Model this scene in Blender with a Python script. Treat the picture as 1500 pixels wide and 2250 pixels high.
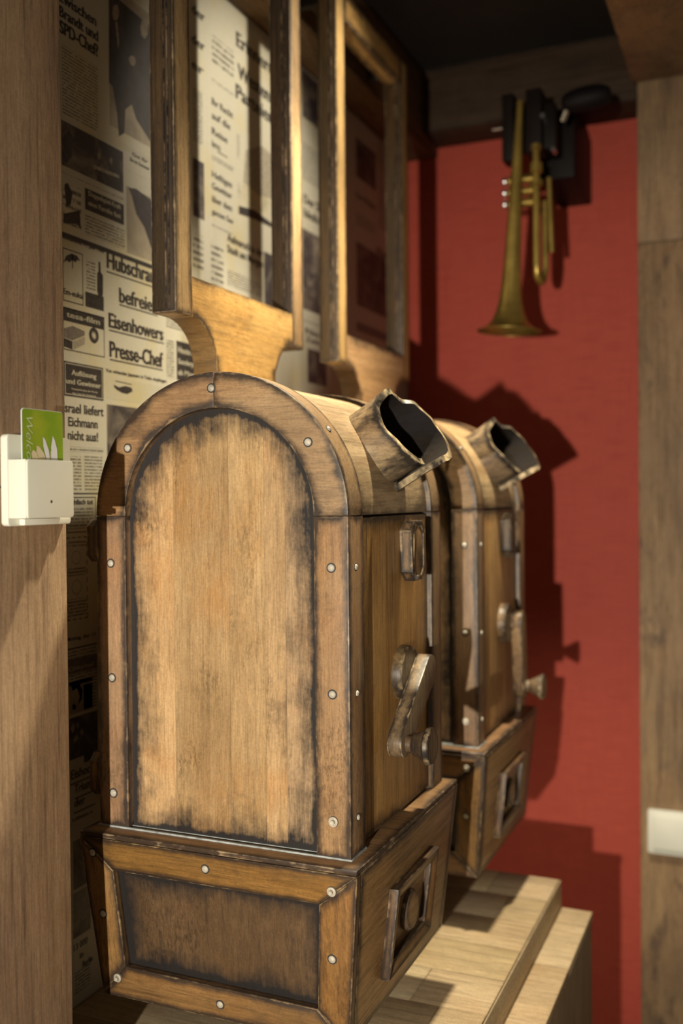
import bpy, math, random
from mathutils import Vector, Matrix
random.seed(7)
S = bpy.context.scene
for o in list(bpy.data.objects): bpy.data.objects.remove(o)
COL = S.collection
EYE = 1.30                      # camera height; every z below is measured from it through V()

# ---------------------------------------------------------------- camera
def camera():
    yaw, pitch, roll = .4037, -.0149, -.0091
    f = Vector((-math.sin(yaw)*math.cos(pitch), math.cos(yaw)*math.cos(pitch), math.sin(pitch)))
    r0 = Vector((math.cos(yaw), math.sin(yaw), 0)); u0 = r0.cross(f)
    r = math.cos(roll)*r0 + math.sin(roll)*u0; u = -math.sin(roll)*r0 + math.cos(roll)*u0
    cd = bpy.data.cameras.new('camera'); cd.lens = 35; cd.sensor_fit = 'HORIZONTAL'; cd.sensor_width = 24
    cd.clip_start = .02
    cd.dof.use_dof = True; cd.dof.focus_distance = .93; cd.dof.aperture_fstop = 3.4
    o = bpy.data.objects.new('camera', cd); COL.objects.link(o)
    m = Matrix((r, u, -f)).transposed().to_4x4(); m.translation = Vector((0, 0, EYE)); o.matrix_world = m
    S.camera = o
camera()

# ---------------------------------------------------------------- world, lights, exposure
w = bpy.data.worlds.new('world'); S.world = w; w.use_nodes = True
w.node_tree.nodes['Background'].inputs[0].default_value = (1, .80, .58, 1)
w.node_tree.nodes['Background'].inputs[1].default_value = .115
S.view_settings.view_transform = 'Standard'; S.view_settings.look = 'None'
S.view_settings.exposure = .12; S.view_settings.gamma = 1; S.view_settings.use_curve_mapping = False

def spot(name, loc, target, power, color, size, blend, radius):
    ld = bpy.data.lights.new(name, 'SPOT'); ld.energy = power; ld.color = color
    ld.spot_size = math.radians(size); ld.spot_blend = blend; ld.shadow_soft_size = radius
    o = bpy.data.objects.new(name, ld); COL.objects.link(o); o.location = loc
    o.rotation_euler = (Vector(target)-Vector(loc)).to_track_quat('-Z', 'Y').to_euler()
    return o
# the room's spotlight behind the camera, the ceiling spot over the bench; last, an unseen spot added to brighten the newspapers
spot('room_spotlight', (-.09, -1.0, EYE-.12), (-.36, 1.2, EYE-.13), 165, (1, .91, .76), 54, 1.0, .014)
spot('ceiling_spotlight', (-.33, 1.17, EYE+.85), (-.36, 1.18, 0), 90, (1, .88, .64), 78, .75, .02)
spot('newspaper_fill_spotlight', (-.05, 1.36, EYE+.735), (-.71, 1.32, EYE+.46), 26, (1, .89, .68), 52, .8, .02)

# ---------------------------------------------------------------- node helpers
def V(x, y, z): return Vector((x, y, z+EYE))
class NT:
    def __init__(s, name):
        s.m = bpy.data.materials.new(name); s.m.use_nodes = True; s.t = s.m.node_tree
        s.b = s.t.nodes['Principled BSDF']
    def n(s, typ, ins=None, **kw):
        nd = s.t.nodes.new(typ)
        for k, v in kw.items(): setattr(nd, k, v)
        for k, v in (ins or {}).items(): s.link(v, nd.inputs[k])
        return nd
    def link(s, v, sock):
        if isinstance(v, bpy.types.NodeSocket): s.t.links.new(v, sock)
        else: sock.default_value = v
    def math(s, op, a, b=0., c=None, clamp=False):
        nd = s.n('ShaderNodeMath', operation=op, use_clamp=clamp); s.link(a, nd.inputs[0]); s.link(b, nd.inputs[1])
        if c is not None: s.link(c, nd.inputs[2])
        return nd.outputs[0]
    def mix(s, f, a, b, mode='MIX'):
        nd = s.n('ShaderNodeMix', data_type='RGBA', blend_type=mode)
        s.link(f, nd.inputs[0]); s.link(a, nd.inputs[6]); s.link(b, nd.inputs[7]); return nd.outputs[2]
    def noise(s, vec, scale, detail=3., rough=.55, dist=0.):
        nd = s.n('ShaderNodeTexNoise', {'Scale': scale, 'Detail': detail, 'Roughness': rough, 'Distortion': dist}); s.link(vec, nd.inputs['Vector'])
        return nd.outputs[0]
    def remap(s, v, a, b, c=0., d=1.):
        nd = s.n('ShaderNodeMapRange', {0: v, 1: a, 2: b, 3: c, 4: d}, clamp=True); return nd.outputs[0]
    def scale(s, vec, sc, loc=(0, 0, 0)):
        nd = s.n('ShaderNodeMapping', {'Scale': sc, 'Location': loc}); s.link(vec, nd.inputs['Vector']); return nd.outputs[0]
    def bump(s, h, strength, dist=.001):
        nd = s.n('ShaderNodeBump', {'Strength': strength, 'Distance': dist, 'Height': h}); s.link(nd.outputs[0], s.b.inputs['Normal'])
def c4(c): return (c[0], c[1], c[2], 1)

def wood(name, light, mid, dark, axis='z', stain=.9, width=.02, blot=.5, wear=.5, rough=.42, tone=.16, worn=(.52, .36, .19), fine=1., scol=(.016, .0145, .016), age=0., patch=.5, spec=.38, grain=1., band=.25, tint=.25):
    """antiqued wood: grain along `axis`, dark wax rubbed in along the edges of each piece, worn bare arrises"""
    N = NT(name)
    tc = N.n('ShaderNodeTexCoord').outputs['Object']
    rnd = N.n('ShaderNodeObjectInfo').outputs['Random']
    off = N.n('ShaderNodeCombineXYZ', {0: N.math('MULTIPLY', rnd, 7.3), 1: N.math('MULTIPLY', rnd, 3.1), 2: N.math('MULTIPLY', rnd, 5.7)}).outputs[0]
    v = N.n('ShaderNodeVectorMath', operation='ADD', ins={0: tc, 1: off}).outputs[0]
    i = 'xyz'.index(axis)
    def st(k):
        s_ = [1., 1., 1.]; s_[i] = k; return N.scale(v, s_)
    g1 = N.noise(st(.10), 32, 3, .6, .6)             # broad figure
    g2 = N.noise(st(.035), 260*fine, 4, .65)         # fine pores
    g3 = N.noise(st(.5), 9, 4, .6)                   # cloudy tone
    col = N.mix(N.remap(g1, .35, .68, .5-.5*grain, .5+.5*grain), c4(light), c4(mid))
    iso0 = N.noise(v, 13, 4, .62, .4)
    col = N.mix(N.remap(iso0, .50, .70, 0, tint), col, c4((mid[0]*1.12, mid[1]*.86, mid[2]*.55)))
    col = N.mix(N.remap(g3, .42, .78, 0, .75), col, c4(dark))
    col = N.mix(N.remap(g2, .50, .72, 0, .62*grain), col, c4([k*.35 for k in dark]))
    g4 = N.noise(st(.05), 95*fine, 5, .7, .4)
    col = N.mix(N.remap(g4, .56, .74, 0, .42*grain), col, c4([k*.5 for k in dark]))
    col = N.mix(N.remap(g4, .46, .30, 0, .35*grain), col, c4([min(1, k*1.25) for k in light]))
    g5 = N.noise(st(.09), 620, 3, .7); g6 = N.noise(v, 430, 2, .6)
    tex = N.math('ADD', N.math('MULTIPLY', g5, .65), N.math('MULTIPLY', g6, .35))
    col = N.mix(1., col, N.n('ShaderNodeCombineColor', {0: N.remap(tex, .32, .68, .72, 1.24), 1: N.remap(tex, .32, .68, .70, 1.24), 2: N.remap(tex, .32, .68, .68, 1.24)}).outputs[0], 'MULTIPLY')
    pm = N.math('MULTIPLY', N.remap(N.noise(st(.5), 11, 3, .6, .5), .55, .72), N.remap(N.noise(st(.4), 330, 4, .75), .47, .60))
    col = N.mix(N.math('MULTIPLY', pm, patch), col, c4([k*.30 for k in dark]))
    ea = N.n('ShaderNodeUVMap', uv_map='ea').outputs[0]; eb = N.n('ShaderNodeUVMap', uv_map='eb').outputs[0]
    sa = N.n('ShaderNodeSeparateXYZ', {0: ea}); sb = N.n('ShaderNodeSeparateXYZ', {0: eb})
    d = N.math('MINIMUM', N.math('MINIMUM', sa.outputs[0], sa.outputs[1]), N.math('MINIMUM', sb.outputs[0], sb.outputs[1]))
    wn0 = N.noise(v, 60, 4, .6)
    blot_n = N.noise(st(.45), 17, 5, .7, .3)
    scr = N.noise(st(.06), 150, 4, .7)
    e = N.math('SUBTRACT', 1., N.math('DIVIDE', d, width), clamp=True)
    e = N.math('POWER', e, 1.3)
    s1 = N.math('ADD', N.math('MULTIPLY', e, 1.15), N.math('MULTIPLY', N.math('SUBTRACT', blot_n, .56), 3.8*blot))
    s1 = N.math('ADD', s1, N.math('MULTIPLY', N.math('SUBTRACT', scr, .5), .9))
    iso = N.noise(v, 48, 6, .72)
    s1 = N.math('ADD', s1, N.math('MULTIPLY', N.math('SUBTRACT', iso, .5), 1.3))
    s1 = N.math('ADD', s1, N.math('MULTIPLY', N.remap(N.math('ADD', d, N.math('MULTIPLY', N.math('SUBTRACT', wn0, .5), .006)), .0080, -.0015), band))
    if age: s1 = N.math('ADD', s1, age)
    sm = N.remap(s1, .06, .98, 0, stain)
    col = N.mix(sm, col, c4(scol))
    wn = N.noise(v, 75, 3, .6)
    wm = N.math('MULTIPLY', N.remap(N.math('ADD', d, N.math('MULTIPLY', N.math('SUBTRACT', wn, .5), .009)), -.0002, .0016, 1, 0), wear)
    wm = N.math('MULTIPLY', wm, N.remap(N.noise(v, 30, 3, .7), .42, .62))
    col = N.mix(wm, col, c4(worn))
    tn = N.remap(rnd, 0, 1, 1-tone, 1+tone)
    r2 = N.math('FRACT', N.math('MULTIPLY', rnd, 7.13)); r3 = N.math('FRACT', N.math('MULTIPLY', rnd, 23.7))
    h = N.n('ShaderNodeHueSaturation', {'Hue': N.remap(r2, 0, 1, .5-.035*tone, .5+.025*tone), 'Saturation': N.remap(r3, 0, 1, 1-tone*.8, 1+tone*.3), 'Value': tn, 'Color': col})
    N.link(h.outputs[0], N.b.inputs['Base Color'])
    N.link(N.remap(g2, .3, .8, rough-.07, rough+.14), N.b.inputs['Roughness'])
    N.b.inputs['Specular IOR Level'].default_value = spec
    N.bump(N.math('ADD', N.math('MULTIPLY', g2, .5), N.math('MULTIPLY', scr, .5)), .35, .0006)
    return N.m
def plain(name, col, rough=.5, metal=0., nscale=0, namt=.1, spec=.5):
    N = NT(name); N.b.inputs['Base Color'].default_value = c4(col); N.b.inputs['Roughness'].default_value = rough
    N.b.inputs['Metallic'].default_value = metal; N.b.inputs['Specular IOR Level'].default_value = spec
    if nscale:
        tc = N.n('ShaderNodeTexCoord').outputs['Object']; n_ = N.noise(tc, nscale, 4)
        N.link(N.mix(N.remap(n_, .3, .7), c4([k*(1-namt) for k in col]), c4([min(1, k*(1+namt)) for k in col])), N.b.inputs['Base Color'])
    return N.m

HON = dict(light=(.50, .30, .125), mid=(.36, .20, .085), dark=(.22, .13, .06))
M = {}
M['stave'] = wood('panel_wood', (.56, .385, .195), (.43, .27, .115), (.25, .155, .07), 'z', stain=.97, width=.042, blot=.62, wear=0, tone=.16, grain=.55, band=.8, tint=.5, patch=.9, spec=.25, scol=(.016, .017, .021))
M['rimz'] = wood('rim_wood_vertical', (.40, .255, .125), (.31, .187, .088), (.16, .095, .055), 'z', stain=.88, width=.011, blot=.55, wear=.5, age=.07, grain=.6, tint=.4)
M['rimx'] = wood('rim_wood_arch', (.40, .255, .125), (.31, .187, .088), (.15, .09, .05), 'x', stain=.88, width=.012, blot=.65, wear=.5, age=.07, grain=.6, tint=.4)
M['doorz'] = wood('door_wood', (.64, .36, .115), (.46, .24, .072), (.22, .12, .042), 'z', stain=.88, width=.022, blot=.32, wear=.35)
M['shell'] = wood('shell_wood', (.60, .44, .22), (.42, .27, .12), (.18, .12, .06), 'y', stain=.7, width=.016, blot=.5, wear=.3, age=.16)
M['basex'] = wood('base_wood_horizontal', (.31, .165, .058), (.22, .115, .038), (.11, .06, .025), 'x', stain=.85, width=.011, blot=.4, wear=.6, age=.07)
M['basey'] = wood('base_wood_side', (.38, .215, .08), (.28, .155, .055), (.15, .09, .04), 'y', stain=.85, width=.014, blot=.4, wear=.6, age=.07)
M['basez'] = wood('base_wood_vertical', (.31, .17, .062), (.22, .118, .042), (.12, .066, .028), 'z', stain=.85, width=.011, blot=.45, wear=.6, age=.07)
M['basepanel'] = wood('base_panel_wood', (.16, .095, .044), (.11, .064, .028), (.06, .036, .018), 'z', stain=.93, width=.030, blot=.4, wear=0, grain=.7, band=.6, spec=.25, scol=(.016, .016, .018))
M['chim'] = wood('chimney_wood', (.40, .285, .155), (.25, .165, .088), (.075, .054, .042), 'x', stain=.95, width=.012, blot=1.2, wear=.8, worn=(.68, .51, .28), age=.52)
M['iron'] = wood('dark_fitting_wood', (.28, .185, .09), (.18, .115, .058), (.065, .046, .035), 'z', stain=.9, width=.006, blot=1.0, wear=.8, worn=(.60, .44, .25), age=.18)
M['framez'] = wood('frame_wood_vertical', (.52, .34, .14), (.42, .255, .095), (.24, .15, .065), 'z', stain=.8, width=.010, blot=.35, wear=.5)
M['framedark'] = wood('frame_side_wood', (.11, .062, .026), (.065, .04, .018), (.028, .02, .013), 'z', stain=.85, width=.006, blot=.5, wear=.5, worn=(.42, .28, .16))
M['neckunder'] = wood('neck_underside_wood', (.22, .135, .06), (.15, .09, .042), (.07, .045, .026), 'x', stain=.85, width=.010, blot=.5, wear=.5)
M['framey'] = wood('frame_wood_board', (.52, .325, .135), (.40, .235, .085), (.20, .12, .055), 'y', stain=.85, width=.018, blot=.65, wear=.6, grain=.7, age=.06)
M['plank'] = wood('pillar_plank', (.40, .275, .165), (.32, .215, .13), (.21, .13, .085), 'z', stain=.5, width=.002, blot=1.2, wear=.35, tone=.08, rough=.6, fine=.8, scol=(.15, .09, .06), patch=.2)
M['plankfar'] = wood('far_pillar_plank', (.34, .225, .118), (.25, .162, .085), (.09, .06, .038), 'z', stain=.85, width=.002, blot=1.5, wear=.3, tone=.08, rough=.6, scol=(.07, .048, .038))
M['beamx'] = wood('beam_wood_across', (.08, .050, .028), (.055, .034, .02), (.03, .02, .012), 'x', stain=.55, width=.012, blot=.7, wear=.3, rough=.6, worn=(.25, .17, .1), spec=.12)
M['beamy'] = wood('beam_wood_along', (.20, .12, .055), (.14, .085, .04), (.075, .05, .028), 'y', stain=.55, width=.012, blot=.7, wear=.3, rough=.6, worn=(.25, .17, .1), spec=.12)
M['bench'] = wood('bench_wood', (.56, .44, .27), (.46, .345, .20), (.33, .24, .14), 'x', stain=.25, width=.002, blot=.25, wear=.3, tone=.13, rough=.55, scol=(.1, .07, .04), patch=.1)
M['benchz'] = wood('bench_side_wood', (.30, .22, .125), (.24, .17, .10), (.15, .105, .06), 'z', stain=.3, width=.003, blot=.4, wear=.3, rough=.6, scol=(.1, .07, .04))
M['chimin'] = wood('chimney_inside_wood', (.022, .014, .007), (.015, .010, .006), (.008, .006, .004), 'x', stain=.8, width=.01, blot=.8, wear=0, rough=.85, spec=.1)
M['rivet'] = plain('rivet_metal', (.50, .46, .38), .58, .1, 90, .3)
M['ring'] = plain('dark_wax', (.035, .03, .025), .6)
M['bead'] = plain('pale_wax_bead', (.36, .40, .40), .5, 0, 120, .35)
M['void'] = plain('dark_interior', (.02, .014, .01), .8)
M['brass'] = plain('aged_brass', (.42, .30, .08), .34, .8, 30, .25)
M['silver'] = plain('worn_silver', (.55, .55, .55), .25, .95)
M['black'] = plain('black_metal', (.009, .006, .005), .5, 0, 20, .3, .12)
M['blackleather'] = plain('black_leather', (.006, .004, .005), .6, 0, 0, 0, .15)
M['plastic'] = plain('cream_plastic', (.74, .74, .64), .35)
M['slot'] = plain('screw_hole', (.03, .03, .03), .7)
M['ceil'] = plain('dark_ceiling', (.018, .013, .010), .9, 0, 8, .3)
M['floor'] = plain('dark_floor', (.10, .06, .035), .6, 0, 12, .3)

def redwall():
    N = NT('red_textile_wallpaper'); tc = N.n('ShaderNodeTexCoord').outputs['Object']
    a = N.noise(N.scale(tc, (.05, 1, 1)), 330, 2, .5); b = N.noise(N.scale(tc, (1, 1, .04)), 420, 2, .5); c = N.noise(tc, 5, 3)
    col = N.mix(N.remap(a, .3, .7), c4((.40, .056, .034)), c4((.50, .080, .048)))
    col = N.mix(N.remap(b, .45, .8, 0, .35), col, c4((.30, .035, .022)))
    col = N.mix(N.remap(c, .4, .7, 0, .22), col, c4((.50, .08, .055)))
    N.link(col, N.b.inputs['Base Color']); N.b.inputs['Roughness'].default_value = .75
    N.bump(N.math('ADD', a, b), .4, .0008); return N.m
M['red'] = redwall()

PAPER = (.50, .475, .385); INK = (.035, .030, .028)
def paper(name, kind):
    N = NT(name); tc = N.n('ShaderNodeTexCoord').outputs['Object']
    sx = N.n('ShaderNodeSeparateXYZ', {0: tc}); y, z = sx.outputs[1], sx.outputs[2]
    st = N.noise(tc, 11, 3); fib = N.noise(tc, 190, 2)
    pap = N.mix(N.remap(st, .5, .72), c4(PAPER), c4((.50, .43, .24)))
    pap = N.mix(N.remap(fib, .3, .75, 0, .2), pap, c4((.34, .31, .25)))
    col = pap
    if kind in ('text', 'ad'):
        per = .0037 if kind == 'text' else .009
        li = N.math('DIVIDE', z, per); row = N.math('FLOOR', li); fr = N.math('FRACT', li)
        rowm = N.math('MULTIPLY', N.remap(fr, .18, .3), N.remap(fr, .78, .66))
        vec = N.n('ShaderNodeCombineXYZ', {0: N.math('MULTIPLY', y, 260. if kind == 'text' else 120.), 1: N.math('MULTIPLY', row, 5.37), 2: N.math('MULTIPLY', fr, .9)}).outputs[0]
        wd = N.noise(vec, 1., 3, .75)
        ink = N.math('MULTIPLY', rowm, N.remap(wd, .38, .5))
        col = N.mix(N.math('MULTIPLY', ink, .8), pap, c4(INK))
    if kind == 'photo':
        n = N.noise(tc, 26, 5, .6, .8); ht = N.noise(tc, 500, 1)
        k = N.remap(N.math('ADD', n, N.math('MULTIPLY', ht, .12)), .5, .85)
        col = N.mix(k, c4((.045, .038, .04)), c4((.27, .23, .18)))
    if kind == 'photolight':
        n = N.noise(tc, 18, 5, .6, .8); ht = N.noise(tc, 500, 1)
        k = N.remap(N.math('ADD', n, N.math('MULTIPLY', ht, .12)), .45, .8)
        col = N.mix(k, c4((.36, .31, .23)), c4((.20, .17, .13)))
    if kind == 'map':
        n = N.noise(tc, 22, 5, .6, 1.2); col = N.mix(N.remap(n, .5, .62, 0, .55), pap, c4((.22, .20, .16)))
    N.link(col, N.b.inputs['Base Color']); N.b.inputs['Roughness'].default_value = .5; return N.m
M['paper'] = paper('newspaper_paper', 'plain'); M['ntext'] = paper('newspaper_small_print', 'text'); M['nad'] = paper('newspaper_advert_print', 'ad')
M['photo'] = paper('newspaper_photo', 'photo'); M['photol'] = paper('newspaper_photo_pale', 'photolight'); M['nmap'] = paper('newspaper_drawing', 'map')
M['ink'] = plain('printing_ink', INK, .5, 0, 200, .5)
M['inksoft'] = plain('printing_ink_photo', (.048, .04, .044), .5, 0, 60, .3)
M['inkgrey'] = plain('printing_ink_grey', (.16, .14, .12), .5, 0, 200, .3)
M['inkgrey2'] = plain('printing_ink_light_grey', (.30, .27, .21), .5, 0, 200, .3)
M['papertext'] = plain('unprinted_letters', (.44, .41, .32), .5)
M['face'] = plain('newspaper_photo_highlight', (.24, .20, .15), .5, 0, 90, .3)

def cardmat():
    N = NT('green_card_print'); tc = N.n('ShaderNodeTexCoord').outputs['Object']; n = N.noise(tc, 32, 2)
    N.link(N.mix(N.remap(n, .4, .62), c4((.20, .33, .012)), c4((.33, .40, .02))), N.b.inputs['Base Color'])
    N.b.inputs['Roughness'].default_value = .3; return N.m
M['card'] = cardmat()
M['petal'] = plain('white_petal_print', (.72, .72, .74), .35)
M['petal2'] = plain('pale_petal_print', (.66, .56, .36), .35)
M['cardtext'] = plain('pale_script_print', (.60, .70, .42), .35)
M['cardedge'] = plain('card_white_edge', (.75, .8, .82), .4)

# ---------------------------------------------------------------- mesh helpers
class Mesh:
    def __init__(s): s.v = []; s.f = []; s.a = []; s.b = []; s.mi = []; s.mat = 0
    def poly(s, pts, ea=None, eb=None):
        k = len(s.v); s.v += [tuple(p) for p in pts]; s.f.append(tuple(range(k, k+len(pts))))
        s.a.append(ea or [(.02, .02)]*len(pts)); s.b.append(eb or [(.02, .02)]*len(pts)); s.mi.append(s.mat)
    def quad(s, p0, p1, p2, p3):
        w_ = (Vector(p1)-Vector(p0)).length; h = (Vector(p3)-Vector(p0)).length
        s.poly((p0, p1, p2, p3), [(0, 0), (w_, 0), (w_, h), (0, h)], [(w_, h), (0, h), (0, 0), (w_, 0)])
    def hexa(s, c):
        a, b, cc, d, e, f, g, h = c
        s.quad(d, cc, b, a); s.quad(e, f, g, h); s.quad(a, b, f, e); s.quad(b, cc, g, f); s.quad(cc, d, h, g); s.quad(d, a, e, h)
    def box(s, x0, x1, y0, y1, z0, z1):
        s.hexa([(x0, y0, z0), (x1, y0, z0), (x1, y1, z0), (x0, y1, z0), (x0, y0, z1), (x1, y0, z1), (x1, y1, z1), (x0, y1, z1)])
    def grid(s, fn, us, vs, dist=None, flip=False):
        P = [[fn(u, v) for v in vs] for u in us]
        D = [[(dist(u, v) if dist else .02) for v in vs] for u in us]
        for i in range(len(us)-1):
            for j in range(len(vs)-1):
                q = [(i, j), (i+1, j), (i+1, j+1), (i, j+1)]
                if flip: q = q[::-1]
                s.poly([P[i_][j_] for i_, j_ in q], [(D[i_][j_],)*2 for i_, j_ in q], [(.05, .05)]*4)
    def lathe(s, prof, o, ax, n=24, e=None):
        ax = Vector(ax).normalized(); t = Vector((0, 0, 1)) if abs(ax.z) < .9 else Vector((1, 0, 0))
        u = ax.cross(t).normalized(); w_ = ax.cross(u); o = Vector(o)
        s.grid(lambda i, j: o+ax*prof[int(j)][1]+prof[int(j)][0]*(math.cos(2*math.pi*i/n)*u+math.sin(2*math.pi*i/n)*w_),
               range(n+1), range(len(prof)), (lambda i, j: e[int(j)]) if e else None)
    def tube(s, pts, r, n=12, closed=False):
        pts = [Vector(p) for p in pts]; rings = []; prev = None
        for i, p in enumerate(pts):
            d = (pts[min(i+1, len(pts)-1)]-pts[max(i-1, 0)]).normalized()
            if prev is None: prev = d.orthogonal().normalized()
            prev = (prev-d*prev.dot(d)).normalized(); q = d.cross(prev); rr = r[i] if isinstance(r, (list, tuple)) else r
            rings.append([p+rr*(math.cos(2*math.pi*k/n)*prev+math.sin(2*math.pi*k/n)*q) for k in range(n)])
        for i in range(len(rings)-1):
            for k in range(n): s.poly([rings[i][k], rings[i][(k+1) % n], rings[i+1][(k+1) % n], rings[i+1][k]])
        s.poly(rings[0][::-1]); s.poly(rings[-1])
    def prism(s, poly, f0, f1, w_=.03):
        """poly: 2D outline; f0/f1 map (a,b) to the two faces"""
        n = len(poly); s.poly([f0(*p) for p in poly][::-1], [(w_, w_)]*n); s.poly([f1(*p) for p in poly], [(w_, w_)]*n)
        for i in range(n):
            p, q = poly[i], poly[(i+1) % n]
            a, b, c, d = Vector(f0(*p)), Vector(f0(*q)), Vector(f1(*q)), Vector(f1(*p)); h = (d-a).length
            s.poly([a, b, c, d], [(.02, 0), (.02, 0), (.02, h), (.02, h)], [(.02, h), (.02, h), (.02, 0), (.02, 0)])
def mesh(name, m, mats, origin=(0, 0, 0), bevel=0, smooth=False, weld=True):
    me = bpy.data.meshes.new(name); O = Vector(origin)
    me.from_pydata([tuple(Vector(p)-O) for p in m.v], [], m.f)
    for nm, dat in (('ea', m.a), ('eb', m.b)):
        uv = me.uv_layers.new(name=nm); flat = [c for f in dat for p in f for c in p[:2]]; uv.data.foreach_set('uv', flat)
    for mt in (mats if isinstance(mats, (list, tuple)) else [mats]): me.materials.append(mt)
    me.polygons.foreach_set('material_index', m.mi)
    import bmesh as bm_
    b = bm_.new(); b.from_mesh(me)
    if weld: bm_.ops.remove_doubles(b, verts=b.verts, dist=1e-5)
    bm_.ops.recalc_face_normals(b, faces=b.faces)
    if bevel: bm_.ops.bevel(b, geom=[e for e in b.edges if len(e.link_faces) == 2 and e.calc_face_angle(0) > .6], offset=bevel, segments=2, profile=.6, affect='EDGES', clamp_overlap=True)
    b.to_mesh(me); b.free()
    if smooth or bevel:
        me.polygons.foreach_set('use_smooth', [True]*len(me.polygons)); me.set_sharp_from_angle(angle=math.radians(38))
    return me
def obj(name, m, mats, parent=None, bevel=0, smooth=False, kind=None, label=None, weld=True):
    O = parent_world(parent) if parent else Vector((0, 0, 0))
    me = mesh(name, m, mats, O, bevel, smooth, weld)
    o = bpy.data.objects.new(name, me); COL.objects.link(o)
    if parent: o.parent = parent
    if kind: o['kind'] = kind
    if label: o['label'] = label
    return o
def parent_world(p):
    v = Vector((0, 0, 0))
    while p: v = v+p.location; p = p.parent
    return v
def thing(name, loc, label, cat, group=None):
    o = bpy.data.objects.new(name, None); o.empty_display_size = .05; COL.objects.link(o); o.location = loc
    o['label'] = label; o['category'] = cat
    if group: o['group'] = group
    return o
def Z(m):                       # shift a mesh written in eye-level heights to world heights
    m.v = [(x, y, z+EYE) for x, y, z in m.v]; return m
def copy_tree(o, parent=None, off=None):
    c = o.copy(); COL.objects.link(c)
    if parent: c.parent = parent
    for ch in o.children: copy_tree(ch, c)
    if off: c.location = o.location+Vector(off)
    return c
def lin(a, b, n): return [a+(b-a)*i/(n-1) for i in range(n)]
def B(name, par, mat, *box, bevel=.0012, **k):
    m = Mesh(); m.box(*box); return obj(name, Z(m), mat, par, bevel, **k)
def st(name, mat, *box, bevel=.001, parent=None):
    m = Mesh(); m.box(*box); return obj(name, Z(m), mat, parent, bevel, kind=None if parent else 'structure')

# ---------------------------------------------------------------- the setting
WX = -.71; RY = 2.03; FL = -EYE; CE = .862
st('floor', M['floor'], -1.6, 1.4, -1.6, 2.6, FL-.05, FL)
st('ceiling', M['ceil'], -.80, .35, .30, 2.13, CE, CE+.05)
wall_left = st('wall_left', M['paper'], WX-.06, WX, .60, 2.13, FL, CE)
st('wall_back', M['red'], WX, .35, RY, RY+.06, FL, CE)
# left pillar: two planks one over the other, its edge next to the newspaper
p1 = st('trim_1', M['void'], WX+.002, -.587, .547, .723, FL, CE)
for z0, z1 in ((FL, .0103), (.0113, CE)):
    m = Mesh(); m.box(-.587, -.580, .545, .7272, z0, z1); obj('plank', Z(m), M['plank'], p1, .0012)
m = Mesh(); m.box(WX+.002, -.588, .7232, .7272, FL, CE); obj('edge_strip', Z(m), M['plank'], p1, .0006)
# right pillar of two planks
p2 = st('trim_2', M['void'], -.213, .29, 1.906, RY-.001, FL, CE)
for z0, z1 in ((FL, .4595), (.4605, CE)):
    m = Mesh(); m.box(-.2165, .30, 1.899, 1.906, z0, z1); obj('plank', Z(m), M['plankfar'], p2, .0012)
m = Mesh(); m.box(-.2165, -.2135, 1.9062, RY-.001, FL, CE); obj('edge_strip', Z(m), M['plank'], p2, .0006)
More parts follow.
